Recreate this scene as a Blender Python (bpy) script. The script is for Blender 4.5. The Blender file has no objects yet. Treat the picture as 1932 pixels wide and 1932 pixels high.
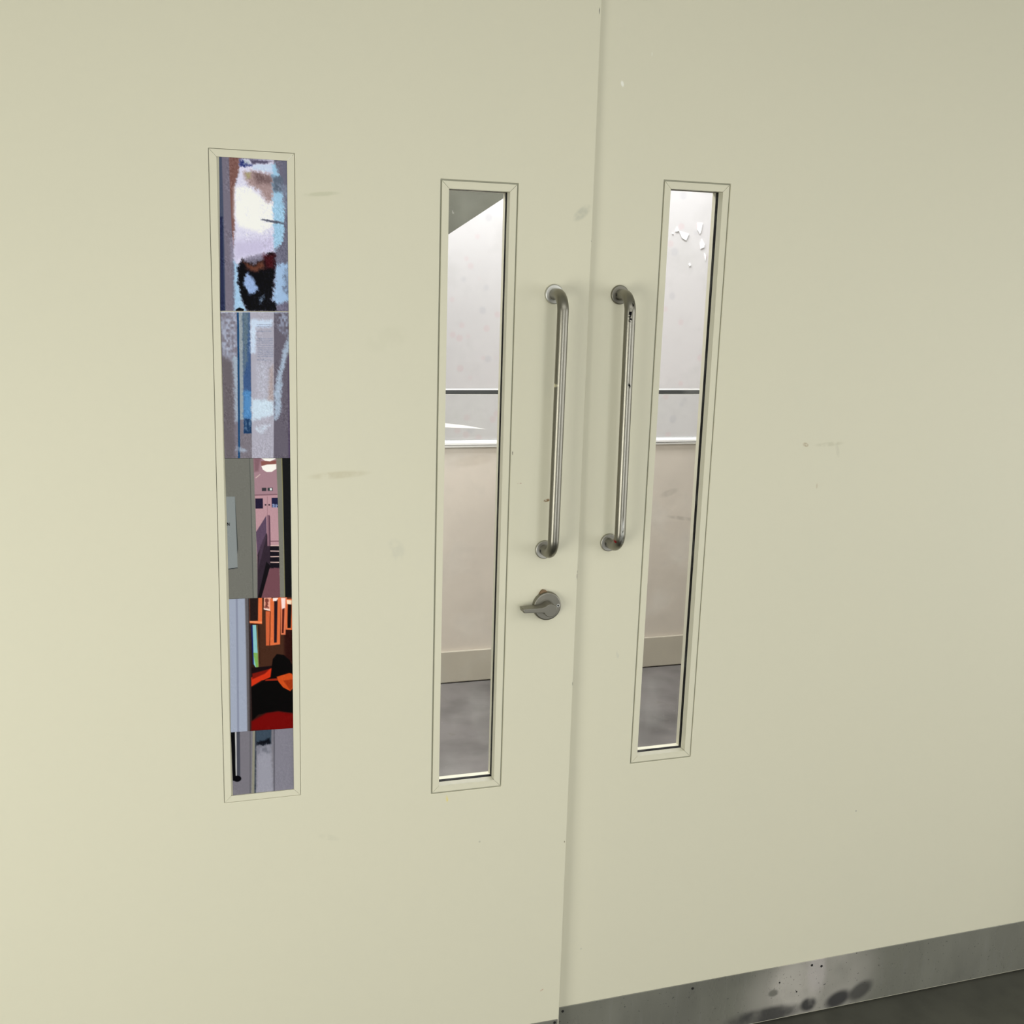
import bpy, bmesh, math
import numpy as np
from mathutils import Vector, Matrix
S = bpy.context.scene
COL = S.collection

# ------------------------------------------------------------------ camera, world, lights, exposure
F_PX = 2096.29
CAM = np.array([-0.50255, -2.08605, 1.77249])
RV = np.array([0.954747113842863, -0.2959948828960478, 0.029068503712401397])
UV = np.array([0.03222179926885587, 0.20010097764708512, 0.9792452983785821])
WV = np.array([0.29566823343166326, 0.9339949828794776, -0.20058331858697476])
cd = bpy.data.cameras.new('camera'); co = bpy.data.objects.new('camera', cd); COL.objects.link(co)
cd.sensor_fit = 'AUTO'; cd.sensor_width = 36.0; cd.lens = F_PX / 1932 * 36.0; cd.clip_start = 0.02
co.matrix_world = Matrix(((RV[0], UV[0], -WV[0], CAM[0]), (RV[1], UV[1], -WV[1], CAM[1]), (RV[2], UV[2], -WV[2], CAM[2]), (0, 0, 0, 1)))
S.camera = co
S.view_settings.view_transform = 'Standard'; S.view_settings.look = 'None'
S.view_settings.gamma = 1.0; S.view_settings.use_curve_mapping = False
S.view_settings.exposure = 0.0

world = bpy.data.worlds.new('world'); S.world = world; world.use_nodes = True
bg = world.node_tree.nodes['Background']; bg.inputs[0].default_value = (0.80, 0.88, 1.0, 1); bg.inputs[1].default_value = 0.6

def area(name, loc, target, sx, sy, power, color):
    l = bpy.data.lights.new(name, 'AREA'); l.shape = 'RECTANGLE'; l.size = sx; l.size_y = sy
    l.energy = power; l.color = color
    o = bpy.data.objects.new(name, l); COL.objects.link(o); o.location = loc
    o.rotation_euler = (Vector(target) - Vector(loc)).to_track_quat('-Z', 'Y').to_euler()
    return o
area('rear_key_light', (0.55, -4.7, 0.98), (0.3, 0, 1.0), 0.85, 1.85, 36, (0.96, 0.98, 1.0))  # unseen key light added behind the camera; no window is built there
area('side_fill_light', (4.15, -2.4, 1.15), (0.0, -2.4, 1.1), 4.0, 2.1, 58, (0.98, 0.99, 1.0))  # added broad fill from the right, also mirrored in the handles; no window
area('left_fill_light', (-2.2, -2.1, 0.85), (-0.1, 0, 0.85), 1.4, 1.4, 42, (1.0, 0.99, 0.90))  # added unseen fill, brightens the left side and shades the door seam
area('ceiling_fill_light', (0.4, -3.3, 2.97), (0.4, -3.3, 0), 4.5, 2.4, 62, (1.0, 0.99, 0.95))  # added overhead fill, a broad soft source out of view
area('stairwell_skylight', (1.35, 4.15, 4.1), (1.35, 4.5, 1.5), 3.6, 0.5, 325, (0.98, 0.98, 1.0))
area('corridor_light', (0.8, 2.0, 2.88), (0.8, 2.2, 0), 2.6, 0.4, 52, (1.0, 0.97, 0.95))
area('parapet_fill_light', (-0.6, 0.7, 2.6), (0.8, 2.5, 0.7), 0.8, 0.8, 40, (1.0, 0.95, 0.90))  # added unseen light, aimed to brighten the parapet face

# ------------------------------------------------------------------ helpers
def s2l(c):
    c = np.asarray(c, float) / 255.0
    return np.where(c <= 0.04045, c / 12.92, ((c + 0.055) / 1.055) ** 2.4)
def lin(r, g, b): return tuple(float(v) for v in s2l((r, g, b)))

def ray(px, py): return WV + RV * (px - 966) / F_PX - UV * (py - 966) / F_PX
def at(px, py, y=0.0):
    """point of the photograph carried to the plane at depth y"""
    d = ray(px, py); return CAM + d * ((y - CAM[1]) / d[1])

def tag(o, label=None, cat=None, group=None, kind=None):
    for k, v in (('label', label), ('category', cat), ('group', group), ('kind', kind)):
        if v: o[k] = v
    return o
def empty(name, loc=(0, 0, 0)):
    o = bpy.data.objects.new(name, None); COL.objects.link(o); o.location = loc; o.empty_display_size = 0.05
    return o
def obj(name, bm, mat, parent=None, smooth=False, bevel=0.0, segs=2, angle=35):
    bmesh.ops.recalc_face_normals(bm, faces=bm.faces)
    me = bpy.data.meshes.new(name); bm.to_mesh(me); bm.free()
    o = bpy.data.objects.new(name, me); COL.objects.link(o)
    if isinstance(mat, (list, tuple)):
        for m in mat: me.materials.append(m)
    else: me.materials.append(mat)
    if parent is not None: o.parent = parent
    if bevel:
        b = o.modifiers.new('bevel', 'BEVEL'); b.width = bevel; b.segments = segs; b.limit_method = 'ANGLE'; b.angle_limit = math.radians(40)
    if smooth or bevel:
        for p in me.polygons: p.use_smooth = True
        me.set_sharp_from_angle(angle=math.radians(angle))
    return o
def box(bm, x0, x1, y0, y1, z0, z1):
    v = [bm.verts.new(p) for p in ((x0, y0, z0), (x1, y0, z0), (x1, y1, z0), (x0, y1, z0), (x0, y0, z1), (x1, y0, z1), (x1, y1, z1), (x0, y1, z1))]
    for f in ((0, 1, 2, 3), (7, 6, 5, 4), (0, 4, 5, 1), (1, 5, 6, 2), (2, 6, 7, 3), (3, 7, 4, 0)):
        bm.faces.new([v[i] for i in f])
def boxbm(*a):
    bm = bmesh.new(); box(bm, *a); return bm
def prism(bm, pts, y0, y1):
    """profile in x,z pushed along y"""
    a = [bm.verts.new((p[0], y0, p[1])) for p in pts]; b = [bm.verts.new((p[0], y1, p[1])) for p in pts]
    n = len(pts)
    bm.faces.new(a); bm.faces.new(b[::-1])
    for i in range(n): bm.faces.new((a[i], b[i], b[(i + 1) % n], a[(i + 1) % n]))
def slab(bm, x0, x1, z0, z1, holes, y0, y1):
    """board with rectangular holes, one closed mesh"""
    xs = sorted({x0, x1, *[h[0] for h in holes], *[h[1] for h in holes]})
    zs = sorted({z0, z1, *[h[2] for h in holes], *[h[3] for h in holes]})
    V = {}
    def v(i, j, k):
        if (i, j, k) not in V: V[i, j, k] = bm.verts.new((xs[i], (y0, y1)[k], zs[j]))
        return V[i, j, k]
    def solid(i, j):
        if not (0 <= i < len(xs) - 1 and 0 <= j < len(zs) - 1): return False
        cx, cz = (xs[i] + xs[i + 1]) / 2, (zs[j] + zs[j + 1]) / 2
        return not any(h[0] < cx < h[1] and h[2] < cz < h[3] for h in holes)
    for i in range(len(xs) - 1):
        for j in range(len(zs) - 1):
            if not solid(i, j): continue
            for k in (0, 1): bm.faces.new([v(i, j, k), v(i + 1, j, k), v(i + 1, j + 1, k), v(i, j + 1, k)])
            for (di, dj, e) in ((-1, 0, ((i, j), (i, j + 1))), (1, 0, ((i + 1, j), (i + 1, j + 1))), (0, -1, ((i, j), (i + 1, j))), (0, 1, ((i, j + 1), (i + 1, j + 1)))):
                if not solid(i + di, j + dj):
                    (a, b), (c, d) = e
                    bm.faces.new([v(a, b, 0), v(c, d, 0), v(c, d, 1), v(a, b, 1)])
def ring(bm, x0, x1, z0, z1, wd, y0, y1, gap=0.0):
    """four mitred members of a rectangular frame; hairline gap at each mitre"""
    xi0, xi1, zi0, zi1 = x0 + wd, x1 - wd, z0 + wd, z1 - wd
    g = gap / 2
    for pts in ([(x0 + g, z0), (x1 - g, z0), (xi1 - g, zi0), (xi0 + g, zi0)], [(x0 + g, z1), (xi0 + g, zi1), (xi1 - g, zi1), (x1 - g, z1)],
                [(x0, z0 + g), (xi0, zi0 + g), (xi0, zi1 - g), (x0, z1 - g)], [(x1, z0 + g), (x1, z1 - g), (xi1, zi1 - g), (xi1, zi0 + g)]):
        prism(bm, pts, y0, y1)
def disc(bm, c, r, y0, y1, n=48, rf=None):
    """round plate facing the viewer; rf = front radius"""
    rf = rf or r
    a = [bm.verts.new((c[0] + r * math.cos(t), y1, c[1] + r * math.sin(t))) for t in np.linspace(0, 2 * math.pi, n, endpoint=False)]
    b = [bm.verts.new((c[0] + rf * math.cos(t), y0, c[1] + rf * math.sin(t))) for t in np.linspace(0, 2 * math.pi, n, endpoint=False)]
    bm.faces.new(a); bm.faces.new(b[::-1])
    for i in range(n): bm.faces.new((a[i], a[(i + 1) % n], b[(i + 1) % n], b[i]))
def tube(bm, path, r, n=28):
    P = [Vector(p) for p in path]; rings = []
    side = Vector((1, 0, 0))
    for i, p in enumerate(P):
        t = (P[min(i + 1, len(P) - 1)] - P[max(i - 1, 0)]).normalized()
        u = side - t * side.dot(t); u.normalize(); w = t.cross(u)
        rings.append([bm.verts.new(p + r * (math.cos(a) * u + math.sin(a) * w)) for a in np.linspace(0, 2 * math.pi, n, endpoint=False)])
    for a, b in zip(rings, rings[1:]):
        for i in range(n): bm.faces.new((a[i], a[(i + 1) % n], b[(i + 1) % n], b[i]))
    bm.faces.new(rings[0][::-1]); bm.faces.new(rings[-1])

# ------------------------------------------------------------------ materials
class NT:
    def __init__(s, name, rough=0.5, metal=0.0, color=(0.5, 0.5, 0.5), spec=0.5):
        s.m = bpy.data.materials.new(name); s.m.use_nodes = True; s.t = s.m.node_tree; s.b = s.t.nodes['Principled BSDF']
        s.b.inputs['Roughness'].default_value = rough; s.b.inputs['Metallic'].default_value = metal
        s.b.inputs['Base Color'].default_value = (*color, 1); s.b.inputs['Specular IOR Level'].default_value = spec
        s.col = None
    def n(s, t, **k):
        x = s.t.nodes.new(t)
        for a, b in k.items(): setattr(x, a, b)
        return x
    def l(s, a, b): s.t.links.new(a, b)
    def coord(s, kind='Object'):
        if not hasattr(s, 'tc'): s.tc = s.n('ShaderNodeTexCoord')
        return s.tc.outputs[kind]
    def noise(s, scale, detail=3, stretch=None, rough=0.55):
        t = s.n('ShaderNodeTexNoise'); t.inputs['Scale'].default_value = scale; t.inputs['Detail'].default_value = detail; t.inputs['Roughness'].default_value = rough
        if stretch:
            mp = s.n('ShaderNodeMapping'); mp.inputs['Scale'].default_value = stretch; s.l(s.coord(), mp.inputs[0]); s.l(mp.outputs[0], t.inputs[0])
        else: s.l(s.coord(), t.inputs[0])
        return t.outputs['Fac']
    def rng(s, x, a, b, c=0.0, d=1.0):
        r = s.n('ShaderNodeMapRange'); r.interpolation_type = 'SMOOTHSTEP'
        for i, v in ((1, a), (2, b), (3, c), (4, d)): r.inputs[i].default_value = v
        s.l(x, r.inputs[0]); return r.outputs[0]
    def mul(s, a, b, op='MULTIPLY'):
        m = s.n('ShaderNodeMath', operation=op)
        for i, v in enumerate((a, b)):
            if isinstance(v, (int, float)): m.inputs[i].default_value = v
            else: s.l(v, m.inputs[i])
        return m.outputs[0]
    def mix(s, fac, color):
        m = s.n('ShaderNodeMix', data_type='RGBA')
        if s.col is None: m.inputs[6].default_value = s.b.inputs['Base Color'].default_value
        else: s.l(s.col, m.inputs[6])
        m.inputs[7].default_value = (*color, 1)
        if isinstance(fac, (int, float)): m.inputs[0].default_value = fac
        else: s.l(fac, m.inputs[0])
        s.col = m.outputs[2]; s.l(s.col, s.b.inputs['Base Color']); return s
    def bump(s, h, strength, dist=0.001):
        b = s.n('ShaderNodeBump'); b.inputs['Strength'].default_value = strength; b.inputs['Distance'].default_value = dist
        s.l(h, b.inputs['Height']); s.l(b.outputs[0], s.b.inputs['Normal']); return s
    def rough(s, x): s.l(x, s.b.inputs['Roughness']); return s
    def mark(s, cx, cz, rx, rz, ang, color, amt=1.0, ns=60.0, thr=0.35, soft=0.25):
        """one worn patch, smear or painted reflection of its own shape at (cx, cz) on the surface"""
        sub = s.n('ShaderNodeVectorMath', operation='SUBTRACT'); s.l(s.coord(), sub.inputs[0]); sub.inputs[1].default_value = (cx, 0, cz)
        rt = s.n('ShaderNodeVectorRotate', rotation_type='Y_AXIS'); s.l(sub.outputs[0], rt.inputs[0]); rt.inputs['Angle'].default_value = ang
        dv = s.n('ShaderNodeVectorMath', operation='MULTIPLY'); s.l(rt.outputs[0], dv.inputs[0]); dv.inputs[1].default_value = (1 / rx, 0, 1 / rz)
        ln = s.n('ShaderNodeVectorMath', operation='LENGTH'); s.l(dv.outputs[0], ln.inputs[0])
        m = s.rng(ln.outputs['Value'], 1.0, 0.45, 0, 1)
        nz = s.rng(s.noise(ns, 3), thr, thr + soft)
        return s.mix(s.mul(s.mul(m, nz), amt), color)

PAINT = (0.660, 0.638, 0.508)
def paint(name):
    n = NT(name, 0.5, 0, PAINT, 0.35)
    n.mix(n.rng(n.noise(2.2, 4), 0.35, 0.75, 0, 0.10), (0.60, 0.60, 0.50))
    n.mix(n.rng(n.noise(45, 3), 0.45, 0.8, 0, 0.06), (0.56, 0.57, 0.47))
    n.bump(n.noise(420, 2), 0.06, 0.0006)
    return n
np1 = paint('cream_paint_worn_left')
def px_mark(n, px, py, hx, hz, ang, color, amt, ox=0.0, y=0.0, **k):
    p = at(px, py, y); n.mark(float(p[0]) - ox, float(p[2]), hx, hz, ang, color, amt, **k)
for a in ((607, 366, .040, .005, .1, (.50, .50, .36), .55, 40.), (640, 896, .070, .009, .05, (.52, .48, .34), .55, 35.), (748, 1038, .020, .030, .4, (.52, .52, .44), .35, 40.),
          (1098, 402, .026, .012, .7, (.42, .43, .36), .55, 40.), (980, 912, .006, .0014, 0, (.35, .12, .08), .8, 80.), (1032, 944, .009, .004, .2, (.25, .16, .08), 1, 190.),
          (967, 855, .0016, .005, 0, (.2, .18, .14), .9, 90.), (843, 1507, .0032, .010, .15, (.78, .62, .06), .9, 80.), (730, 640, .05, .03, .3, (.56, .55, .42), .2, 30.),
          (1110, 632, .0014, .004, 0, (.08, .08, .07), 1, 20.), (1089, 1085, .0016, .012, 0, (.10, .09, .08), 1, 150.), (1081, 1290, .0018, .006, 0, (.06, .06, .05), 1, 30.),
          (1074, 1470, .0014, .004, 0, (.10, .10, .09), 1, 30.), (1065, 1588, .0014, .003, 0, (.12, .1, .05), 1, 30.), (1131, 20, .0012, .008, 0, (.14, .14, .12), .9, 60.),
          (1022, 1868, .006, .002, .5, (.45, .22, .16), .7, 120.), (1116, 455, .0012, .002, 0, (.1, .1, .1), 1, 20.), (905, 1588, .003, .003, 0, (.4, .4, .34), .6, 60.),
          (620, 1580, .03, .008, -.3, (.56, .55, .44), .35, 40.), (1040, 660, .03, .15, 0, (.57, .56, .46), .35, 18.)):
    px_mark(np1, *a[:7], ns=a[7], thr=0.3)
M_PAINT1 = np1.m
# the right-hand leaf: its own object space starts at its meeting edge
D2 = Vector((0.307, 0.0360, 0.0)); YW = 0.0164; TILT = -0.0090
def loc2(px, py):
    """photograph point -> right leaf's own x, z on its face"""
    nrm = np.array([-YW, 1.0, -TILT]); p0 = np.array(D2)
    d = ray(px, py); t = (nrm @ (p0 - CAM)) / (nrm @ d); P = CAM + d * t - p0
    return float(P[0] / math.cos(YW)), float(P[2])
np2 = paint('cream_paint_worn_right')
for a in ((1174, 158, .004, .0075, .3, (.85, .85, .78), .9, 60.), (1520, 839, .009, .0055, -.3, (.36, .27, .16), .85, 120.), (1565, 838, .045, .006, .05, (.50, .48, .36), .5, 60.),
          (1580, 850, .006, .02, .3, (.52, .50, .40), .4, 60.), (1541, 917, .003, .008, 0, (.5, .42, .3), .5, 90.), (1152, 1000, .02, .02, 0, (.55, .55, .45), .4, 40.),
          (1615, 1530, .002, .003, 0, (.3, .3, .28), .9, 60.), (1165, 1235, .004, .012, .2, (.5, .5, .44), .5, 60.), (1230, 102, .0016, .005, 0, (.8, .8, .72), .7, 60.), (1096, 1790, .003, .003, 0, (.45, .45, .4), .7, 60.)):
    x, z = loc2(a[0], a[1]); np2.mark(x, z, *a[2:7], ns=a[7], thr=0.3)
M_PAINT2 = np2.m
M_BEAD = paint('cream_bead_paint').m
M_GROOVE = NT('dark_groove', 0.9, 0, (0.36, 0.36, 0.29), 0.1).m
M_RUBBER = NT('black_gasket_rubber', 0.6, 0, (0.005, 0.005, 0.007), 0.05).m
def glass_mat(name, dirt=0.0):
    m = bpy.data.materials.new(name); m.use_nodes = True; t = m.node_tree; t.nodes.clear()
    o = t.nodes.new('ShaderNodeOutputMaterial'); tr = t.nodes.new('ShaderNodeBsdfTransparent'); gl = t.nodes.new('ShaderNodeBsdfGlossy'); mx = t.nodes.new('ShaderNodeMixShader'); fr = t.nodes.new('ShaderNodeFresnel')
    fr.inputs[0].default_value = 1.35; tr.inputs[0].default_value = (0.97, 0.98, 0.975, 1); gl.inputs['Roughness'].default_value = 0.02
    t.links.new(fr.outputs[0], mx.inputs[0]); t.links.new(tr.outputs[0], mx.inputs[1]); t.links.new(gl.outputs[0], mx.inputs[2])
    last = mx
    if dirt:
        df = t.nodes.new('ShaderNodeBsdfDiffuse'); df.inputs[0].default_value = (0.75, 0.75, 0.72, 1)
        tc = t.nodes.new('ShaderNodeTexCoord'); nz = t.nodes.new('ShaderNodeTexNoise'); nz.inputs['Scale'].default_value = 14; nz.inputs['Detail'].default_value = 5
        mr = t.nodes.new('ShaderNodeMapRange'); mr.inputs[1].default_value = 0.5; mr.inputs[2].default_value = 0.8; mr.inputs[4].default_value = dirt
        m2 = t.nodes.new('ShaderNodeMixShader')
        t.links.new(tc.outputs['Object'], nz.inputs[0]); t.links.new(nz.outputs[0], mr.inputs[0]); t.links.new(mr.outputs[0], m2.inputs[0])
        t.links.new(mx.outputs[0], m2.inputs[1]); t.links.new(df.outputs[0], m2.inputs[2]); last = m2
    t.links.new(last.outputs[0], o.inputs[0]); return m
M_GLASS = glass_mat('smeared_clear_glass', 0.10)
M_GLASS2 = glass_mat('balustrade_glass', 0.06)
def steel(name, rough=0.3, col=(0.40, 0.395, 0.36), marks=(), chips=None):
    n = NT(name, rough, 1.0, col)
    n.mix(n.rng(n.noise(14, 2, (1, 1, 0.25)), 0.4, 0.8, 0, 0.2), tuple(c * 0.8 for c in col))
    for (x, z, rx, rz, a, c, amt, ns) in marks: n.mark(x, z, rx, rz, a, c, amt, ns=ns, thr=0.42, soft=0.06)
    n.rough(n.rng(n.noise(40, 2), 0.3, 0.8, rough - 0.01, rough + 0.03))
    return n.m
M_STEEL = steel('satin_stainless', 0.42, (0.42, 0.41, 0.37))
M_STEEL_ROSE = steel('bright_stainless', 0.42, (0.58, 0.58, 0.55))
M_STEEL_LEVER = steel('dull_nickel', 0.40, (0.25, 0.24, 0.205))
M_RUST = NT('rusty_tab', 0.6, 0.3, (0.20, 0.13, 0.07)).m
M_SCREW = NT('dark_screw', 0.5, 0.8, (0.05, 0.05, 0.05)).m
M_WHITE = NT('flat_white', 0.7, 0, (0.95, 0.95, 0.95), 0.2).m

def kick(name, patch):
    n = NT(name, 0.35, 0.35, (0.24, 0.24, 0.205))
    n.mix(n.rng(n.noise(5, 5, (1, 1, 0.6)), 0.4, 0.7, 0, 0.55), (0.17, 0.17, 0.15))
    n.mix(n.rng(n.noise(60, 2, (1, 1, 0.12)), 0.55, 0.75, 0, 0.3), (0.27, 0.27, 0.25))
    for (x, z, rx, rz, a, c, amt, ns) in patch: n.mark(x, z, rx, rz, a, c, amt, ns=ns, thr=0.2, soft=0.3)
    n.mix(n.rng(n.noise(160, 2), 0.68, 0.74, 0, 0.8), (0.06, 0.06, 0.06))
    n.rough(n.rng(n.noise(11, 4, (1, 1, 0.3)), 0.3, 0.75, 0.22, 0.5))
    return n.m
def kp(px, py): return loc2(px, py)
pt = []  # pale marks are a painted reflection on the plate; dark blobs are scuffs
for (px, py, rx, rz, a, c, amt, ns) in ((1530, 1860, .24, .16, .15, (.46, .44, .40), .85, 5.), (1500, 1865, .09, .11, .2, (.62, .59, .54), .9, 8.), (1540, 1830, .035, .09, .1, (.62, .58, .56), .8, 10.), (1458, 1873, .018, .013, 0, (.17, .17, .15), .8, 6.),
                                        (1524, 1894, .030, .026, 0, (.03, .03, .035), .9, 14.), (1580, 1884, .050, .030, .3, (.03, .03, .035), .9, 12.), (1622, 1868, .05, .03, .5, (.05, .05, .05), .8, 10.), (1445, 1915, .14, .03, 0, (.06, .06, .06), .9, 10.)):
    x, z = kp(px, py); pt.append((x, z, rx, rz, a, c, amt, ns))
M_KICK2 = kick('scuffed_steel_painted_reflection', pt)
M_KICK1 = kick('steel_plate', [])

def plain(name, col, rough=0.7, var=0.12, scale=6.0, col2=None, bump=0.0, spec=0.3, extra=()):
    n = NT(name, rough, 0, col, spec)
    n.mix(n.rng(n.noise(scale, 5), 0.35, 0.7, 0, 1.0), tuple(c * (1 - var) for c in col) if col2 is None else col2)
    for (a, b, c) in extra: n.mix(n.rng(n.noise(a, 3), b, b + 0.06, 0, 0.7), c)
    if bump: n.bump(n.noise(scale * 20, 3), bump, 0.002)
    return n
M_FLOOR = plain('dark_lino', (0.075, 0.075, 0.062), 0.5, 0.25, 9, spec=0.4).m
M_CONC = plain('grey_concrete_floor', (0.225, 0.213, 0.213), 0.75, 0.4, 3.0, (0.135, 0.128, 0.126), 0.2, extra=((14, .62, (.20, .19, .18)), (60, .70, (.50, .49, .48)))).m
npar = plain('warm_white_render', (0.72, 0.66, 0.60), 0.8, 0.08, 3.5)
for (px, py, rx, rz, a, c, amt) in ((1288, 978, .10, .012, -.15, (.40, .37, .33), .5), (1262, 930, .06, .02, .3, (.42, .39, .35), .35), (1275, 1060, .12, .008, .35, (.74, .70, .65), .5), (890, 870, .12, .03, .1, (.54, .48, .41), .4)):
    p = at(px, py, 2.54); npar.mark(float(p[0]), float(p[2]), rx, rz, a, c, amt, ns=14., thr=0.3)
M_PARA = npar.m
M_SKIRT = plain('beige_skirting', (0.57, 0.53, 0.455), 0.6, 0.06, 5).m
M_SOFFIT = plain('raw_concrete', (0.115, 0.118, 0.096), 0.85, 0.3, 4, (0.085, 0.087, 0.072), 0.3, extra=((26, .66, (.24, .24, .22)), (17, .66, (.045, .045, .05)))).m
nf = NT('white_stairwell_wall', 0.8, 0, (0.66, 0.635, 0.625), 0.2)
for (sc, loc, c) in ((7.0, 0, (0.42, 0.42, 0.46)), (8.5, 5, (0.66, 0.45, 0.46))):
    vo = nf.n('ShaderNodeTexVoronoi'); vo.inputs['Scale'].default_value = sc; mp = nf.n('ShaderNodeMapping'); mp.inputs['Location'].default_value = (loc, 0, loc); mp.inputs['Scale'].default_value = (1, 0, 1)
    nf.l(nf.coord(), mp.inputs[0]); nf.l(mp.outputs[0], vo.inputs[0])
    nf.mix(nf.mul(nf.rng(vo.outputs['Distance'], 0.24, 0.12), 0.30), c)
nf.mix(nf.rng(nf.noise(3, 5), 0.4, 0.75, 0, 0.3), (0.61, 0.58, 0.575))
M_FAR = nf.m
M_SILL = NT('white_aluminium_sill', 0.6, 0, (0.93, 0.93, 0.94), 0.3).m
M_RAIL = NT('dark_grey_rail', 0.45, 0.3, (0.055, 0.060, 0.065)).m
M_WALL = plain('cream_wall', (0.60, 0.59, 0.48), 0.6, 0.05, 3).m
M_PALE = plain('pale_room_wall', (0.74, 0.73, 0.68), 0.8, 0.04, 2).m
M_DIM = plain('grey_room_wall', (0.36, 0.36, 0.31), 0.8, 0.06, 2).m
M_CEIL = plain('ceiling_white', (0.62, 0.62, 0.58), 0.85, 0.05, 2).m

# ------------------------------------------------------------------ setting
def struct(name, bm, mat, **k): return tag(obj(name, bm, mat, **k), kind='structure')
struct('floor', boxbm(-2.6, 4.2, -5.0, 0.10, -0.1, 0.0), M_FLOOR)
struct('floor_corridor', boxbm(-2.6, 5.0, 0.10, 4.7, -0.1, 0.0), M_CONC)
struct('ceiling', boxbm(-2.6, 4.2, -5.0, 0.0, 3.0, 3.1), M_CEIL)
struct('ceiling_corridor', boxbm(-2.6, 5.0, 0.15, 2.66, 2.95, 3.1), M_CEIL)
struct('wall_left', boxbm(-2.7, -2.6, -5.0, 4.7, -0.1, 3.1), M_DIM)
struct('wall_right', boxbm(4.2, 4.3, -5.0, 0.0, -0.1, 3.1), M_PALE)
struct('wall_rear', boxbm(-2.6, 4.2, -5.1, -5.0, -0.1, 3.1), M_PALE)
bm = bmesh.new(); slab(bm, -2.6, 5.0, 0.0, 3.1, [(-0.953, 1.76, -0.01, 2.62)], 0.0, 0.15); struct('wall_door', bm, M_WALL)
struct('wall_stairwell', boxbm(-2.6, 5.0, 4.6, 4.7, 0, 5.0), M_FAR)
struct('wall_stairwell_end', boxbm(5.0, 5.1, 0.0, 4.7, -0.1, 5.0), M_FAR)
struct('wall_parapet', boxbm(-2.6, 5.0, 2.54, 2.68, 0, 1.074), M_PARA)
struct('baseboard_parapet', boxbm(-2.6, 5.0, 2.525, 2.54, 0.006, 0.15), M_SKIRT, bevel=0.002)
bm = bmesh.new(); box(bm, -2.6, 5.0, 2.526, 2.635, 1.086, 1.094); box(bm, -2.6, 5.0, 2.530, 2.55, 1.0745, 1.083); box(bm, -2.6, 5.0, 2.545, 2.63, 1.0742, 1.087)
struct('trim_1', bm, M_SILL)
wst = bpy.data.objects['wall_stairwell']
c8 = lambda *p: [(1220 + x / 6.44, 320 + y / 6.44) for x, y in p]
for pl in (c8((398, 755), (515, 785), (480, 862), (430, 830)), c8((350, 752), (370, 690), (395, 745), (372, 752)), c8((615, 650), (682, 652), (665, 740), (648, 785), (618, 730)),
           c8((650, 905), (672, 845), (706, 905), (700, 945), (655, 962)), c8((308, 775), (318, 768), (328, 776), (318, 784)), c8((510, 1150), (530, 1140), (540, 1160), (520, 1175)), c8((700, 1010), (722, 1040), (716, 1110), (704, 1060))):
    P = [at(px, py, 4.598) for px, py in pl]; bm = bmesh.new(); prism(bm, [(p[0], p[2]) for p in P], 4.597, 4.6); tag(obj('white_patch', bm, M_WHITE, wst), 'flat white patch on the stairwell wall')  # small white shapes laid flat on the far wall
# concrete flight rising to the right beyond the parapet
YF = 2.85
a = at(848, 441, YF); b = at(947, 376, YF); sl = (b[2] - a[2]) / (b[0] - a[0])
zl = lambda x: a[2] + sl * (x - a[0])
pr = [(-0.9, zl(-0.9)), (3.0, zl(3.0))]
run = 0.26; x = 3.0; top = []
while x > -0.9 + 1e-6:
    zt = zl(x) + 0.36
    top += [(x, zt), (max(x - run, -0.9), zt)]; x -= run
bm = bmesh.new(); prism(bm, pr + top, YF, YF + 0.75)
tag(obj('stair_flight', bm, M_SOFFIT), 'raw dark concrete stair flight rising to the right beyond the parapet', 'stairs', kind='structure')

# glass balustrade on the parapet
bal = tag(empty('glass_balustrade', (1.2, 2.6, 1.094)), 'clear glass balustrade with dark grey top rail standing on the white sill', 'balustrade')
def child(o, p):
    o.parent = p; o.matrix_parent_inverse = Matrix.Translation(-p.location); return o
child(obj('glass_panel', boxbm(-2.5, 4.9, 2.612, 2.620, 1.094, 1.298), M_GLASS2), bal)
child(obj('top_rail', boxbm(-2.5, 4.9, 2.604, 2.630, 1.2985, 1.3155), M_RAIL, bevel=0.001), bal)
for z0, z1 in ((1.3156, 1.3195), (1.2945, 1.2984)): child(obj('edge_strip', boxbm(-2.5, 4.9, 2.606, 2.626, z0, z1), M_SILL), bal)
def quad_sliver(bm, pts, y, th=0.0004):
    P = [at(px, py, y) for px, py in pts]; prism(bm, [(p[0], p[2]) for p in P], y - th, y)
bm = bmesh.new(); quad_sliver(bm, [(836, 798), (880, 803), (917, 809.5), (880, 807.5), (836, 806)], 2.611); child(obj('glint_strip', bm, M_WHITE), bal)  # white sliver modelled in place of a reflection on the balustrade glass

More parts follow.
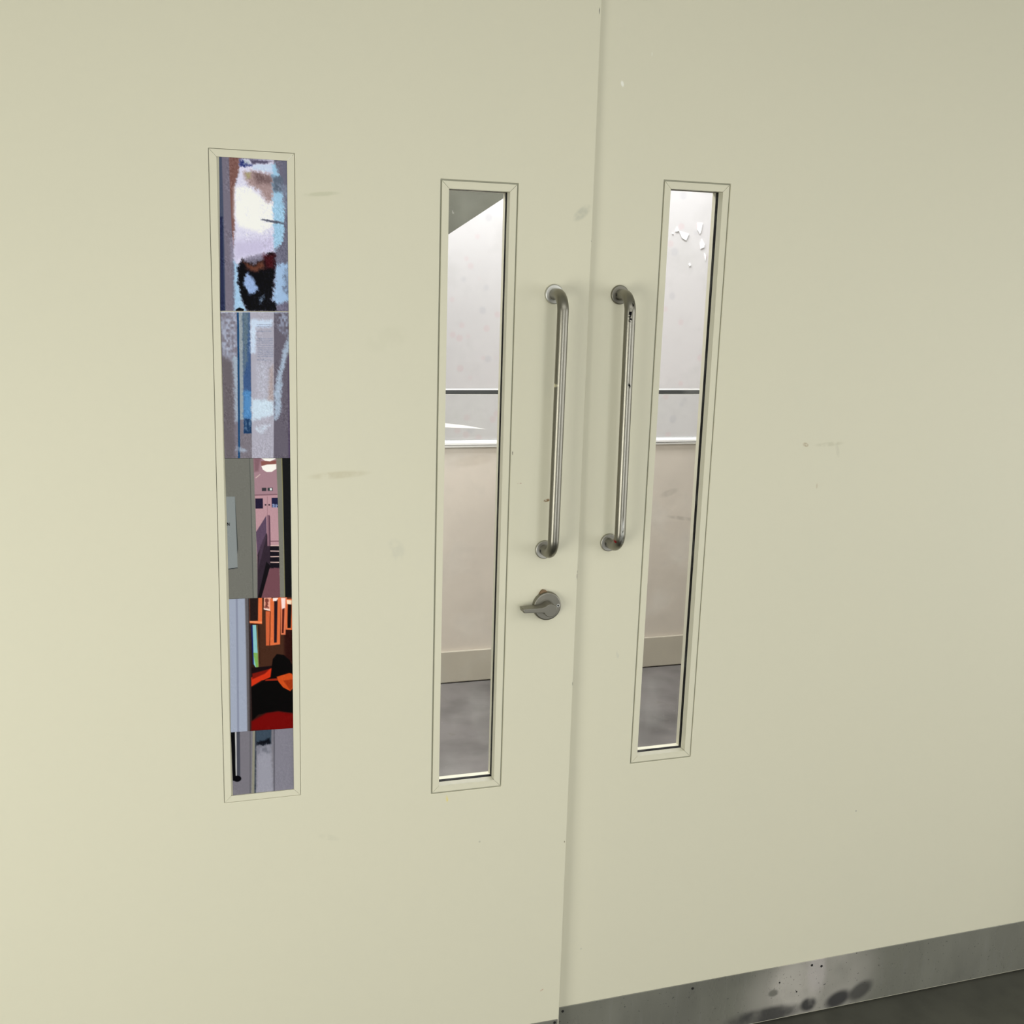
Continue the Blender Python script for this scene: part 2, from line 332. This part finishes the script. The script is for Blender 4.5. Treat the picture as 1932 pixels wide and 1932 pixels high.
# ------------------------------------------------------------------ doors
BW = 0.0165
def vision_panel(parent, x0, x1, z0, z1, tname):
    """mitred bead frame, groove, gasket, glass and rear bead in a leaf 44 mm thick"""
    g = 0.0030
    fr = bmesh.new(); ring(fr, x0 + g, x1 - g, z0 + g, z1 - g, BW - g, 0.0005, 0.0195, 0.0007)
    ring(fr, x0 + g, x1 - g, z0 + g, z1 - g, BW - g, 0.0298, 0.0445, 0.0)
    f = obj('window_frame', fr, M_BEAD, parent)
    bm = bmesh.new(); ring(bm, x0 - 0.0005, x1 + 0.0005, z0 - 0.0005, z1 + 0.0005, g + 0.0015, 0.0035, 0.018); obj('shadow_groove', bm, M_GROOVE, f)
    i = BW
    bm = bmesh.new(); ring(bm, x0 + 0.004, x1 - 0.004, z0 + 0.004, z1 - 0.004, i - 0.004 + 0.0004, 0.0196, 0.0297); obj('gasket', bm, M_RUBBER, f)
    p = obj('glass_pane', boxbm(x0 + i, x1 - i, 0.0205, 0.0265, z0 + i, z1 - i), M_GLASS, f)
    return f, p
door1 = empty('door_1', (0, 0, 0)); tag(door1, kind='structure')
WL = (-0.4155, -0.2668, 0.7605, 1.9897); WM = (0.0, 0.152, 0.7315, 1.9607)
bm = bmesh.new(); slab(bm, -0.95, 0.3045, 0.004, 2.62, [WL, WM], 0.0, 0.044); obj('door_leaf', bm, M_PAINT1, door1, bevel=0.0012)
vision_panel(door1, *WM, 'mid')
# blind panel that carries the photographs
x0, x1, z0, z1 = WL; g = 0.0010
bm = bmesh.new(); ring(bm, x0 + g, x1 - g, z0 + g, z1 - g, 0.0136 - g, 0.0003, 0.020, 0.0005); fL = obj('window_frame', bm, M_BEAD, door1)
bm = bmesh.new(); ring(bm, x0 - 0.0005, x1 + 0.0005, z0 - 0.0005, z1 + 0.0005, g + 0.0015, 0.003, 0.018); obj('shadow_groove', bm, M_GROOVE, fL)
obj('backing_board', boxbm(x0 + 0.012, x1 - 0.012, 0.0045, 0.018, z0 + 0.012, z1 - 0.012), M_BEAD, fL)

door2 = empty('door_2', D2); tag(door2, kind='structure')
door2.rotation_euler = (-TILT, 0, YW)
cs = [loc2(*c) for c in ((1250, 338), (1376, 347), (1306, 1428), (1191, 1441))]
WR = ((cs[0][0] + cs[3][0]) / 2, (cs[1][0] + cs[2][0]) / 2, (cs[2][1] + cs[3][1]) / 2, (cs[0][1] + cs[1][1]) / 2)
bm = bmesh.new()
slab(bm, 0.0, 1.45, 0.004, 2.62, [WR], 0.0, 0.044); obj('door_leaf', bm, M_PAINT2, door2, bevel=0.0012)
fR, pR = vision_panel(door2, *WR, 'right')

# kick plates
def screw(bm, x, z, r=0.0032): disc(bm, (x, z), r, -0.0026, -0.001, 16)
k1 = obj('kick_plate', boxbm(-0.945, 0.3015, -0.0018, -0.0001, 0.007, 0.1497), M_KICK1, door1, bevel=0.0008)
for x in (0.294, -0.3, 0.0): bm = bmesh.new(); screw(bm, x, 0.143); obj('screw', bm, M_SCREW, k1)
k2 = obj('kick_plate', boxbm(0.002, 1.445, -0.0018, -0.0001, 0.007, 0.1525), M_KICK2, door2, bevel=0.0008)
for x, y in ((1061, 1907), (1306, 1864), (1531, 1820), (1549, 1822), (1470, 1853), (1502, 1870)):
    p = loc2(x, y); bm = bmesh.new(); screw(bm, p[0], p[1], 0.0032 if y < 1850 or x < 1400 else 0.002); obj('screw', bm, M_SCREW, k2)

# pull handles
def pull(parent, xt, zt, xb, zb, mat, rose_t, rose_b):
    so, r, br = 0.056, 0.0112, 0.032
    path = [(xt, -0.002, zt)]
    for t in np.linspace(0, math.pi / 2, 12): path.append((xt, -so + br - br * math.sin(t), zt - br + br * math.cos(t)))
    path2 = []
    for t in np.linspace(0, math.pi / 2, 12): path2.append((xb, -so + br - br * math.cos(t), zb + br - br * math.sin(t)))
    n = 14
    mid = [tuple(np.array(path[-1]) * (1 - s) + np.array(path2[0]) * s) for s in np.linspace(0, 1, n)[1:-1]]
    bm = bmesh.new(); tube(bm, path + mid + path2 + [(xb, -0.002, zb)], r)
    h = obj('pull_handle', bm, mat, parent, smooth=True, angle=60)
    for (x, z, m) in ((xt, zt, rose_t), (xb, zb, rose_b)):
        bm = bmesh.new(); disc(bm, (x, z), 0.0195, -0.0055, 0.0, 48, 0.0185); ro = obj('rose', bm, m, h, bevel=0.0012)
        if m is not M_STEEL_ROSE:
            bm = bmesh.new(); box(bm, x - 0.0119, x - 0.0100, -0.0125, -0.0095, z - 0.003, z + 0.0025); obj('set_screw', bm, M_SCREW, h)
    return h
hm = lambda fn, L: [(*fn(px, py), rx, rz, a, c, amt, ns) for (px, py, rx, rz, a, c, amt, ns) in L]
main = lambda px, py: tuple(float(v) for v in at(px, py, -0.062)[[0, 2]])
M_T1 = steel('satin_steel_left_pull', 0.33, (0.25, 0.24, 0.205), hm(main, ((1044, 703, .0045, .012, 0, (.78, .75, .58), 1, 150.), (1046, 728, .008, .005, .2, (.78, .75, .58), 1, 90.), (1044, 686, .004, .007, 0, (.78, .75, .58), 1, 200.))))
def main2(px, py):
    d = ray(px, py); nrm = np.array([-YW, 1.0, -TILT]); p0 = np.array(D2) + np.array([0, -0.062, 0]); t = (nrm @ (p0 - CAM)) / (nrm @ d); q = CAM + d * t - np.array(D2)
    return float(q[0]), float(q[2])
BK = (.004, .004, .005)
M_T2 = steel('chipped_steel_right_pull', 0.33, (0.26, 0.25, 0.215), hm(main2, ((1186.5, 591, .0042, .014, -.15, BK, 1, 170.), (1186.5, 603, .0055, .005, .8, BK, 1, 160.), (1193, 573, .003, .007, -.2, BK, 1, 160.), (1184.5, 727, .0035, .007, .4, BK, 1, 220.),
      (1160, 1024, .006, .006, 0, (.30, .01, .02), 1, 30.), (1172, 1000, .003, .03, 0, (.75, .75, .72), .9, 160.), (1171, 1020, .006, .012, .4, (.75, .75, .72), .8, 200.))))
p = at(1045, 555); q = at(1026, 1036.5)
pull(door1, float(p[0]), float(p[2]), float(q[0]), float(q[2]), M_T1, M_STEEL_ROSE, M_STEEL)
p = loc2(1168.5, 556); q = loc2(1148, 1023)
pull(door2, p[0], p[1], q[0], q[1], M_T2, M_STEEL_LEVER, M_STEEL)

# thumb-turn lever below the left pull
c = at(1030, 1141.5); cx, cz = float(c[0]), float(c[2])
bm = bmesh.new(); disc(bm, (cx, cz), 0.0305, -0.011, 0.0, 64, 0.0295); ls = obj('lever_lock', bm, M_STEEL_LEVER, door1, bevel=0.0025, segs=3)
prof = [(-0.061, 0.0045), (-0.059, -0.004), (-0.030, -0.0050)]
for t in np.linspace(math.radians(200), math.radians(390), 30): prof.append((0.0145 * math.cos(t) - 0.002, 0.0145 * math.sin(t) - 0.001))
for t in np.linspace(math.radians(35), math.radians(140), 14): prof.append((0.0135 * math.cos(t) - 0.002, 0.0135 * math.sin(t) - 0.001))
prof += [(-0.020, 0.0052)]
bm = bmesh.new(); prism(bm, [(cx + x, cz + z) for x, z in prof], -0.036, -0.0105); obj('thumb_turn', bm, M_STEEL_LEVER, ls, bevel=0.0012)
bm = bmesh.new(); prism(bm, [(cx - 0.017, cz + 0.026), (cx + 0.0, cz + 0.030), (cx - 0.002, cz + 0.0325), (cx - 0.0085, cz + 0.0345), (cx - 0.0115, cz + 0.0335)], -0.006, 0.0); obj('snib', bm, M_RUST, ls)
bm = bmesh.new(); disc(bm, (cx + 0.0225, cz + 0.001), 0.0035, -0.0122, -0.010, 20); sc = obj('screw', bm, M_STEEL_ROSE, ls)
bm = bmesh.new(); disc(bm, (cx + 0.0225, cz + 0.001), 0.0019, -0.0128, -0.0121, 12); obj('screw_recess', bm, M_SCREW, ls)

# ------------------------------------------------------------------ photographs on the blind panel
rs = np.random.RandomState(4)
LAT = rs.rand(64, 64)
def vnoise(x, y):
    xi, yi = np.floor(x).astype(int), np.floor(y).astype(int); fx, fy = x - xi, y - yi
    fx, fy = fx * fx * (3 - 2 * fx), fy * fy * (3 - 2 * fy)
    g = lambda i, j: LAT[(xi + i) % 64, (yi + j) % 64]
    return (g(0, 0) * (1 - fx) + g(1, 0) * fx) * (1 - fy) + (g(0, 1) * (1 - fx) + g(1, 1) * fx) * fy
class Print:
    """picture of one print, drawn as flat regions on a fine grid of the sheet"""
    def __init__(s, name, label, org, sc, corners, nx, ny):
        s.name, s.label = name, label
        u, v = np.meshgrid(np.linspace(0, 1, nx), np.linspace(0, 1, ny)); s.nx, s.ny = nx, ny
        tl, tr, br, bl = [np.array(k, float) for k in corners]
        s.P = (tl[None, None] * ((1 - u) * (1 - v))[..., None] + tr * (u * (1 - v))[..., None] + br * (u * v)[..., None] + bl * ((1 - u) * v)[..., None])
        s.X, s.Y = s.P[..., 0], s.P[..., 1]; s.org, s.sc = org, sc
        s.C = np.zeros((ny, nx, 3))
    def fill(s, c): s.C[:] = c; return s
    def poly(s, pts, c, soft=5.0, wob=0.0, freq=0.06, amt=1.0, mot=0.0):
        X, Y = s.X, s.Y
        if wob:
            soft = soft * 2.2; st = wob * 1.1
            h = (vnoise(s.X * .16 + s.Y * .05, s.Y * .10 - s.X * .06) - .5) * st; X = X + h; Y = Y + h * 1.6
            X = X + (vnoise(X * freq, Y * freq) - .5) * 2 * wob; Y = Y + (vnoise(X * freq + 17, Y * freq + 9) - .5) * 2 * wob
        ins = np.zeros(X.shape, bool); d2 = np.full(X.shape, 1e12); n = len(pts)
        for i in range(n):
            (ax, ay), (bx, by) = pts[i], pts[(i + 1) % n]
            dx, dy = bx - ax, by - ay; L = dx * dx + dy * dy + 1e-9
            t = np.clip(((X - ax) * dx + (Y - ay) * dy) / L, 0, 1)
            d2 = np.minimum(d2, (X - ax - t * dx) ** 2 + (Y - ay - t * dy) ** 2)
            if ay != by:
                cr = ((ay > Y) != (by > Y)) & (X < (bx - ax) * (Y - ay) / (by - ay) + ax); ins ^= cr
        sd = np.sqrt(d2) * np.where(ins, 1, -1); m = np.clip(sd / soft + .5, 0, 1); m = m * m * (3 - 2 * m) * amt
        if mot: m = m * (1 - mot + mot * np.clip((vnoise(s.X * .05 + 3, s.Y * .035) - .2) * 1.7, 0, 1))
        s.C = s.C * (1 - m[..., None]) + np.array(c, float) * m[..., None]; return s
    def crinkle(s, amt):  # streaks of tone in the colours; on the upper two sheets, painted glare
        q = vnoise(s.X * .10 + s.Y * .03, s.Y * .075 - s.X * .05) + .6 * vnoise(s.X * .21 - s.Y * .06, s.Y * .16 + s.X * .1) - .8
        w = np.clip((vnoise(s.X * .012 + 5, s.Y * .008 + 2) - .25) * 2, 0.15, 1)
        s.C = np.clip(s.C + (q * w * amt)[..., None], 0, 255); return s
    def rect(s, x0, y0, x1, y1, c, **k): return s.poly([(x0, y0), (x1, y0), (x1, y1), (x0, y1)], c, **k)
    def build(s, gain, idx):
        n = s.nx * s.ny; px = s.org[0] + s.X / s.sc; py = s.org[1] + s.Y / s.sc; y = 0.0030
        px = px + 9.0 * (1 - ((py - 895) / 610) ** 2)      # the lens bows this edge; the sheets themselves are straight
        d = WV + RV * ((px - 966) / F_PX)[..., None] - UV * ((py - 966) / F_PX)[..., None]
        W = CAM + d * ((y - CAM[1]) / d[..., 1])[..., None]
        base = W.reshape(-1, 3)[0].copy(); V = W.reshape(-1, 3) - base
        i = np.arange(s.nx - 1)[None] + s.nx * np.arange(s.ny - 1)[:, None]; i = i.ravel()
        me = bpy.data.meshes.new(s.name); me.from_pydata(V.tolist(), [], np.stack([i, i + s.nx, i + s.nx + 1, i + 1], 1).tolist())
        at_ = me.color_attributes.new('picture', 'FLOAT_COLOR', 'POINT')
        c = np.concatenate([np.clip(s2l(np.clip(s.C, 0, 255)) * np.array(gain), 0.002, 0.97).reshape(-1, 3), np.ones((n, 1))], 1)
        at_.data.foreach_set('color', c.astype(np.float32).ravel())
        me.materials.append(M_PRINT)
        o = bpy.data.objects.new(s.name, me); COL.objects.link(o); o.location = Vector(base)
        so = o.modifiers.new('thickness', 'SOLIDIFY'); so.thickness = 0.0004; so.offset = -1 if me.polygons[0].normal.y < 0 else 1
        tag(o, s.label, 'photograph', 'photographs in the narrow left frame'); return o
pn = NT('glossy_photo_paper', 0.3, 0, (0.5, 0.5, 0.5), 0.03)
atn = pn.n('ShaderNodeAttribute', attribute_name='picture'); pn.l(atn.outputs['Color'], pn.b.inputs['Base Color'])
pn.bump(pn.noise(70, 3, (1, 1, 0.6)), 0.05, 0.001)
M_PRINT = pn.m
GAIN = (0.99, 0.99, 1.10)
W_, BLK = (255, 255, 255), (4, 4, 10)

P = Print('photo_print', 'topmost glossy photograph with painted white glare above a black ring shape', (370, 260), 5.368, ((231, 190), (943, 232), (920, 1757), (209, 1752)), 140, 290)  # window glare on the gloss is painted into this sheet's colours
P.fill((114, 110, 124)).poly([(200, 180), (258, 180), (262, 700), (264, 1760), (195, 1760)], (74, 82, 102), 18)
P.poly([(200, 800), (250, 800), (252, 1760), (195, 1760)], (42, 48, 78), 22)
P.rect(262, 180, 335, 1760, (122, 116, 128), soft=14)
P.poly([(330, 180), (455, 190), (432, 330), (384, 480), (378, 900), (352, 1120), (340, 900), (332, 500)], (128, 92, 84), 14)
P.poly([(440, 215), (780, 212), (770, 1165), (620, 1172), (470, 1215), (390, 1290), (355, 1240), (368, 900), (386, 480), (430, 330)], (226, 224, 240), 14, 10)
P.poly([(380, 500), (520, 500), (700, 640), (765, 650), (765, 880), (640, 960), (420, 900), (372, 800)], W_, 70)
P.poly([(360, 1050), (770, 1000), (770, 1165), (470, 1215), (360, 1240)], (206, 200, 224), 60, 6)
P.poly([(545, 218), (765, 236), (700, 264), (560, 264)], (92, 86, 108), 12, 6).poly([(438, 225), (480, 235), (520, 262), (560, 268), (560, 285), (440, 295)], (50, 60, 118), 14, 10)
P.poly([(480, 225), (540, 230), (540, 262), (480, 262)], (190, 200, 205), 12, 8).poly([(570, 275), (775, 265), (780, 365), (700, 345), (570, 320)], (208, 222, 242), 14, 6)
P.poly([(470, 345), (590, 340), (762, 385), (765, 645), (700, 650), (640, 540), (520, 470)], (172, 148, 144), 26, 16)
P.poly([(575, 350), (758, 385), (758, 470), (600, 460)], (126, 104, 102), 30, 8).poly([(495, 350), (545, 350), (540, 410), (505, 415)], (170, 160, 120), 16, 6)
P.poly([(765, 270), (805, 270), (838, 400), (872, 600), (878, 850), (850, 1050), (765, 1160)], (164, 206, 230), 14, 14)
P.poly([(768, 390), (905, 395), (890, 545), (768, 545)], (98, 110, 124), 22, 12)
P.poly([(850, 225), (950, 228), (930, 1270), (770, 1295), (772, 1150), (868, 1060), (892, 700), (870, 560)], (112, 112, 128), 18, 18)
P.poly([(800, 450), (925, 500), (920, 800), (890, 820), (870, 600)], (140, 152, 170), 18, 20, mot=.8)
P.poly([(640, 822), (765, 836), (872, 862), (870, 874), (760, 862), (640, 834)], (88, 92, 104), 8, 5)
P.poly([(355, 1240), (400, 1300), (396, 1450), (432, 1640), (480, 1757), (352, 1757)], (168, 204, 230), 16, 8)
P.poly([(770, 1290), (905, 1270), (918, 1650), (780, 1700), (735, 1640), (770, 1450)], (164, 194, 224), 18, 16)
P.poly([(860, 1350), (900, 1340), (905, 1600), (850, 1560)], (110, 120, 140), 18, 22, mot=.7)
P.poly([(398, 1300), (445, 1235), (560, 1290), (650, 1240), (715, 1160), (772, 1180), (770, 1330), (752, 1500), (720, 1650), (780, 1690), (782, 1757), (490, 1757), (432, 1640), (392, 1450)], BLK, 14, 14)
P.poly([(450, 1250), (560, 1300), (650, 1245), (665, 1325), (560, 1360), (480, 1320)], (104, 62, 46), 24, 10).poly([(650, 1190), (770, 1180), (765, 1320), (680, 1320)], (66, 16, 22), 26, 10)
P.poly([(452, 1420), (492, 1360), (545, 1420), (600, 1530), (560, 1575), (500, 1585), (455, 1500)], (152, 178, 218), 16, 12)
P.poly([(600, 1640), (660, 1590), (650, 1640), (610, 1670)], (120, 140, 160), 18, 14)
P.poly([(364, 1740), (400, 1718), (452, 1735), (444, 1757), (368, 1757)], BLK, 8).poly([(780, 1695), (918, 1660), (925, 1760), (782, 1760)], (112, 108, 126), 16, 8)
P.crinkle(34).build(GAIN, 0)

P = Print('photo_print', 'second glossy photograph from the top, grey with a blue stripe beside a pale printed notice', (370, 570), 5.856, ((229, 106), (1000, 111), (1008, 1724), (263, 1728)), 140, 290)  # wavy pale reflections on the gloss are painted into the colours here
P.fill((126, 121, 130)).poly([(225, 100), (412, 100), (405, 720), (300, 620), (235, 570)], (168, 174, 190), 30, 20, mot=.9)
P.poly([(235, 600), (350, 660), (368, 1250), (380, 1730), (255, 1730)], (106, 99, 102), 26, 12)
P.poly([(360, 600), (414, 600), (414, 1320), (385, 1320)], (164, 178, 190), 18, 12).rect(432, 110, 476, 1300, (154, 164, 166), soft=8)
P.rect(432, 1300, 566, 1732, (124, 118, 124), soft=10)
P.rect(474, 105, 558, 1450, (62, 90, 132), soft=8, wob=4).poly([(474, 105), (545, 105), (515, 650), (478, 800)], (98, 118, 130), 20, 12)
P.rect(474, 980, 560, 1285, (84, 140, 190), soft=20, wob=10).rect(478, 1292, 561, 1450, (28, 58, 94), soft=6, wob=3).rect(478, 1310, 555, 1400, (90, 120, 150), soft=10, wob=22, mot=1.0)
P.rect(411, 100, 433, 1732, (24, 70, 112), soft=6)
P.poly([(557, 100), (820, 100), (804, 1732), (565, 1732)], (176, 174, 184), 6)
P.poly([(560, 190), (805, 200), (800, 270), (620, 290), (610, 560), (558, 560)], (206, 222, 238), 20, 10).poly([(562, 1070), (806, 1085), (806, 1250), (565, 1310)], (206, 224, 234), 22, 14)
P.poly([(590, 1380), (770, 1345), (690, 1440), (640, 1450)], (208, 220, 230), 18, 14, mot=.5).poly([(765, 750), (806, 690), (806, 1085), (745, 1085)], (176, 162, 158), 22, 6)
P.poly([(620, 700), (740, 650), (730, 1060), (640, 1060)], (190, 192, 202), 40, 20, mot=.6)
for y in (250, 272, 322, 405, 428, 452, 478, 505, 528, 552, 576, 600, 640):
    P.rect(628, y - 4, 806 if y not in (322, 640) else 790, y + 4, (140, 148, 168), soft=5, wob=4, freq=.12, amt=.85)
P.poly([(820, 100), (1000, 100), (1012, 1732), (804, 1732)], (102, 96, 106), 6).poly([(830, 105), (1000, 105), (992, 380), (890, 360)], (150, 158, 176), 24, 20, mot=1.0)
P.poly([(985, 350), (988, 500), (905, 800), (882, 1200), (845, 1300), (812, 1300), (818, 1000), (850, 820), (910, 560)], (168, 184, 200), 18, 14).rect(970, 600, 1012, 1732, (84, 70, 100), soft=30)
P.poly([(395, 1595), (525, 1640), (485, 1662), (385, 1640)], (170, 182, 196), 14, 10, mot=.6).rect(220, 100, 1010, 114, (206, 210, 216), soft=8)
P.crinkle(30).build(GAIN, 1)

P = Print('photo_print', 'middle photograph of the stack, showing a pink corridor with round lamps and steps', (370, 850), 6.44, ((291, 92), (1108, 90), (1145, 1776), (350, 1806)), 140, 290)
P.fill((114, 114, 104)).poly([(586, 90), (596, 90), (650, 1800), (640, 1800)], (88, 90, 84), 5).poly([(600, 90), (644, 90), (704, 1800), (652, 1800)], (122, 122, 112), 6)
P.poly([(300, 560), (416, 560), (452, 1425), (330, 1442)], (136, 142, 138), 6).poly([(414, 560), (424, 700), (455, 1200), (446, 1250), (428, 900)], (58, 62, 60), 8).poly([(330, 1436), (452, 1420), (452, 1430), (330, 1448)], (60, 64, 64), 5)
for pl in ([(318, 876), (326, 876), (326, 912), (318, 912)], [(344, 876), (352, 876), (352, 912), (344, 912)], [(318, 876), (328, 876), (352, 912), (342, 912)]): P.poly(pl, BLK, 4)
P.poly([(640, 80), (918, 80), (955, 1300), (976, 1800), (700, 1800), (690, 1450), (662, 700)], (188, 148, 152), 6).poly([(640, 80), (918, 80), (930, 530), (655, 540)], (164, 130, 136), 8).poly([(640, 80), (730, 80), (700, 250), (650, 260)], (132, 98, 104), 40)
P.poly([(728, 130), (916, 120), (916, 180), (735, 190)], (140, 88, 78), 16).poly([(712, 80), (918, 80), (900, 105), (840, 132), (780, 125)], (255, 250, 236), 8).poly([(735, 190), (800, 172), (916, 165), (916, 222), (860, 260), (800, 262), (752, 232)], (255, 250, 236), 8)
P.poly([(660, 332), (715, 288), (725, 290), (672, 336)], (214, 190, 180), 6).rect(742, 452, 795, 492, (52, 52, 56)).rect(812, 452, 872, 490, (56, 60, 60)).rect(838, 458, 864, 484, (226, 232, 226)).poly([(655, 536), (930, 528), (930, 540), (655, 548)], (122, 88, 96), 6)
P.poly([(662, 583), (752, 580), (755, 705), (664, 705)], (34, 26, 50), 5).poly([(860, 575), (934, 572), (938, 692), (862, 692)], (28, 30, 62), 5)
for x in (872, 894, 914): P.rect(x, 655, x + 13, 690, (170, 190, 226), soft=8, wob=6)
for x in (786, 831): P.poly([(x - 9, 652), (x + 9, 652), (x + 9, 670), (x - 9, 670)], (40, 30, 40), 6)
P.rect(804, 560, 811, 790, (158, 120, 126), soft=5)
P.poly([(672, 990), (796, 790), (802, 1010), (716, 1300), (690, 1280)], (92, 72, 92), 6).poly([(690, 1270), (800, 1000), (850, 1150), (842, 1420), (730, 1800), (696, 1800)], (50, 38, 48), 8)
P.poly([(720, 1180), (790, 1010), (795, 1060), (700, 1450)], (70, 54, 68), 14).poly([(804, 790), (836, 780), (848, 1160), (812, 1160)], (140, 104, 114), 5).poly([(826, 790), (840, 790), (852, 1160), (836, 1160)], (92, 62, 76), 5)
P.poly([(848, 1096), (948, 1096), (948, 1108), (848, 1108)], (120, 80, 90), 5).poly([(842, 1160), (956, 1160), (960, 1440), (842, 1440)], (20, 16, 24), 6)
for y in (1156, 1222, 1289, 1358): P.poly([(848, y - 6), (956, y - 6), (956, y + 6), (848, y + 6)], (214, 184, 172), 6)
P.poly([(842, 1430), (962, 1425), (978, 1800), (726, 1800)], (114, 74, 80), 10, 4).poly([(800, 1350), (850, 1400), (740, 1800), (700, 1800)], (16, 12, 16), 10)
P.poly([(914, 80), (988, 80), (1034, 1800), (972, 1800), (956, 1300), (932, 500)], (122, 122, 108), 6).poly([(976, 80), (988, 80), (1034, 1800), (1024, 1800)], (140, 136, 96), 6)
P.poly([(986, 80), (1115, 80), (1150, 1800), (1032, 1800)], (16, 17, 18), 6).poly([(1090, 600), (1125, 600), (1150, 1800), (1118, 1800)], (14, 12, 60), 12)
P.crinkle(7).build(GAIN, 2)

P = Print('photo_print', 'fourth photograph down, orange picture frames above a person with dark hair and orange scarf', (390, 1110), 4.6, ((158, 92), (726, 74), (748, 1212), (193, 1250)), 140, 290)
P.fill((44, 24, 18)).poly([(140, 80), (312, 80), (345, 400), (352, 1260), (180, 1260)], (160, 168, 182), 6).poly([(216, 80), (232, 80), (266, 1260), (250, 1260)], (136, 142, 158), 10)
P.poly([(296, 80), (335, 80), (368, 1250), (338, 1250)], (96, 92, 92), 14).poly([(325, 80), (345, 80), (372, 1250), (358, 1250)], (50, 40, 38), 8)
P.poly([(420, 80), (735, 70), (742, 660), (520, 690), (430, 690)], (70, 42, 28), 14, 6).poly([(640, 360), (735, 360), (742, 640), (650, 640)], (44, 16, 12), 40)
OR = (226, 112, 62)
P.poly([(338, 80), (446, 80), (448, 310), (340, 302)], OR, 5).poly([(338, 80), (412, 80), (412, 282), (342, 285)], (36, 24, 22), 5).poly([(340, 284), (446, 290), (446, 300), (340, 296)], (246, 160, 110), 6)
P.poly([(462, 80), (526, 76), (526, 198), (462, 182)], (236, 168, 140), 5).poly([(472, 90), (500, 90), (500, 172), (472, 168)], (120, 60, 50), 8, 8).poly([(462, 172), (526, 186), (526, 198), (462, 184)], (255, 226, 210), 5)
P.poly([(478, 198), (515, 200), (518, 497), (485, 497)], (208, 100, 58), 5).poly([(515, 90), (606, 76), (606, 486), (520, 497)], OR, 5).poly([(550, 100), (580, 100), (578, 470), (554, 472)], (38, 22, 28), 6).poly([(540, 84), (585, 84), (570, 110), (540, 110)], (255, 236, 226), 8)
P.rect(514, 200, 521, 497, (90, 36, 22), soft=4)
P.poly([(606, 78), (662, 78), (652, 402), (612, 402)], (224, 122, 82), 5).poly([(622, 140), (642, 140), (636, 388), (620, 388)], (84, 30, 22), 6).poly([(610, 84), (648, 84), (646, 170), (618, 180)], (255, 226, 214), 12)
P.poly([(654, 92), (720, 90), (716, 362), (654, 358)], OR, 5).poly([(668, 138), (702, 138), (698, 345), (668, 345)], (20, 10, 10), 5).poly([(658, 100), (704, 105), (700, 140), (662, 135)], (255, 226, 190), 8).rect(706, 110, 726, 130, (255, 200, 190), soft=8)
P.poly([(362, 318), (396, 318), (422, 680), (404, 698), (376, 650)], (136, 196, 196), 5).poly([(374, 560), (412, 560), (422, 680), (404, 698)], (126, 172, 84), 8).poly([(352, 320), (366, 320), (382, 660), (372, 660)], (24, 32, 92), 6)
P.poly([(400, 318), (408, 318), (428, 680), (420, 684)], (120, 100, 60), 5).poly([(360, 690), (540, 672), (540, 700), (365, 770)], (24, 12, 14), 10)
P.poly([(362, 775), (545, 688), (530, 780), (450, 800), (364, 852)], (206, 52, 22), 8).poly([(370, 740), (520, 700), (480, 740), (370, 790)], (120, 24, 14), 12)
P.poly([(545, 615), (580, 570), (640, 578), (690, 620), (724, 680), (745, 760), (755, 1085), (600, 1065), (430, 1095), (378, 1150), (364, 860), (480, 792), (528, 770)], (8, 4, 5), 8)
P.poly([(490, 790), (590, 780), (600, 800), (480, 804)], (150, 40, 20), 8).poly([(582, 768), (690, 735), (712, 740), (740, 780), (740, 850), (702, 892), (640, 860), (600, 812)], (204, 78, 28), 8).poly([(640, 800), (720, 790), (736, 840), (702, 885)], (160, 54, 18), 14)
P.poly([(370, 1155), (500, 1082), (600, 1068), (755, 1090), (760, 1225), (370, 1235)], (112, 10, 8), 26)
P.crinkle(8).build(GAIN, 3)

P = Print('photo_print', 'lowest photograph in the stack, small grey view of a dark rail with a ball end', (390, 1110), 4.6, ((195, 1250), (749, 1213), (770, 1745), (228, 1796)), 140, 140)
P.fill((120, 117, 122)).poly([(190, 1240), (232, 1240), (258, 1670), (222, 1670)], (10, 10, 12), 5).poly([(244, 1240), (272, 1240), (286, 1640), (258, 1640)], (70, 72, 80), 6).poly([(230, 1240), (242, 1240), (256, 1640), (247, 1640)], (196, 196, 190), 4)
P.poly([(260 + 36 * math.cos(t), 1652 + 27 * math.sin(t)) for t in np.linspace(0, 6.28, 20)[:-1]], (8, 8, 12), 6)
P.poly([(358, 1235), (366, 1235), (380, 1780), (372, 1780)], (96, 95, 98), 5).poly([(384, 1230), (406, 1230), (416, 1780), (388, 1780)], (142, 140, 122), 6).poly([(404, 1230), (418, 1230), (428, 1780), (412, 1780)], (52, 60, 68), 5)
P.poly([(424, 1340), (548, 1340), (580, 1770), (430, 1780)], (152, 152, 160), 20, 6).poly([(416, 1228), (546, 1220), (546, 1352), (418, 1356)], (60, 74, 86), 8).poly([(418, 1335), (500, 1318), (530, 1298), (546, 1345), (470, 1368), (420, 1360)], (12, 15, 22), 10, 5)
P.poly([(420, 1360), (545, 1350), (545, 1420), (425, 1430)], (112, 114, 122), 24, 12, mot=.6).poly([(566, 1220), (574, 1220), (588, 1770), (580, 1770)], (86, 86, 94), 4).poly([(576, 1216), (760, 1205), (780, 1755), (590, 1770)], (130, 128, 136), 6)
P.crinkle(9).build(GAIN, 4)
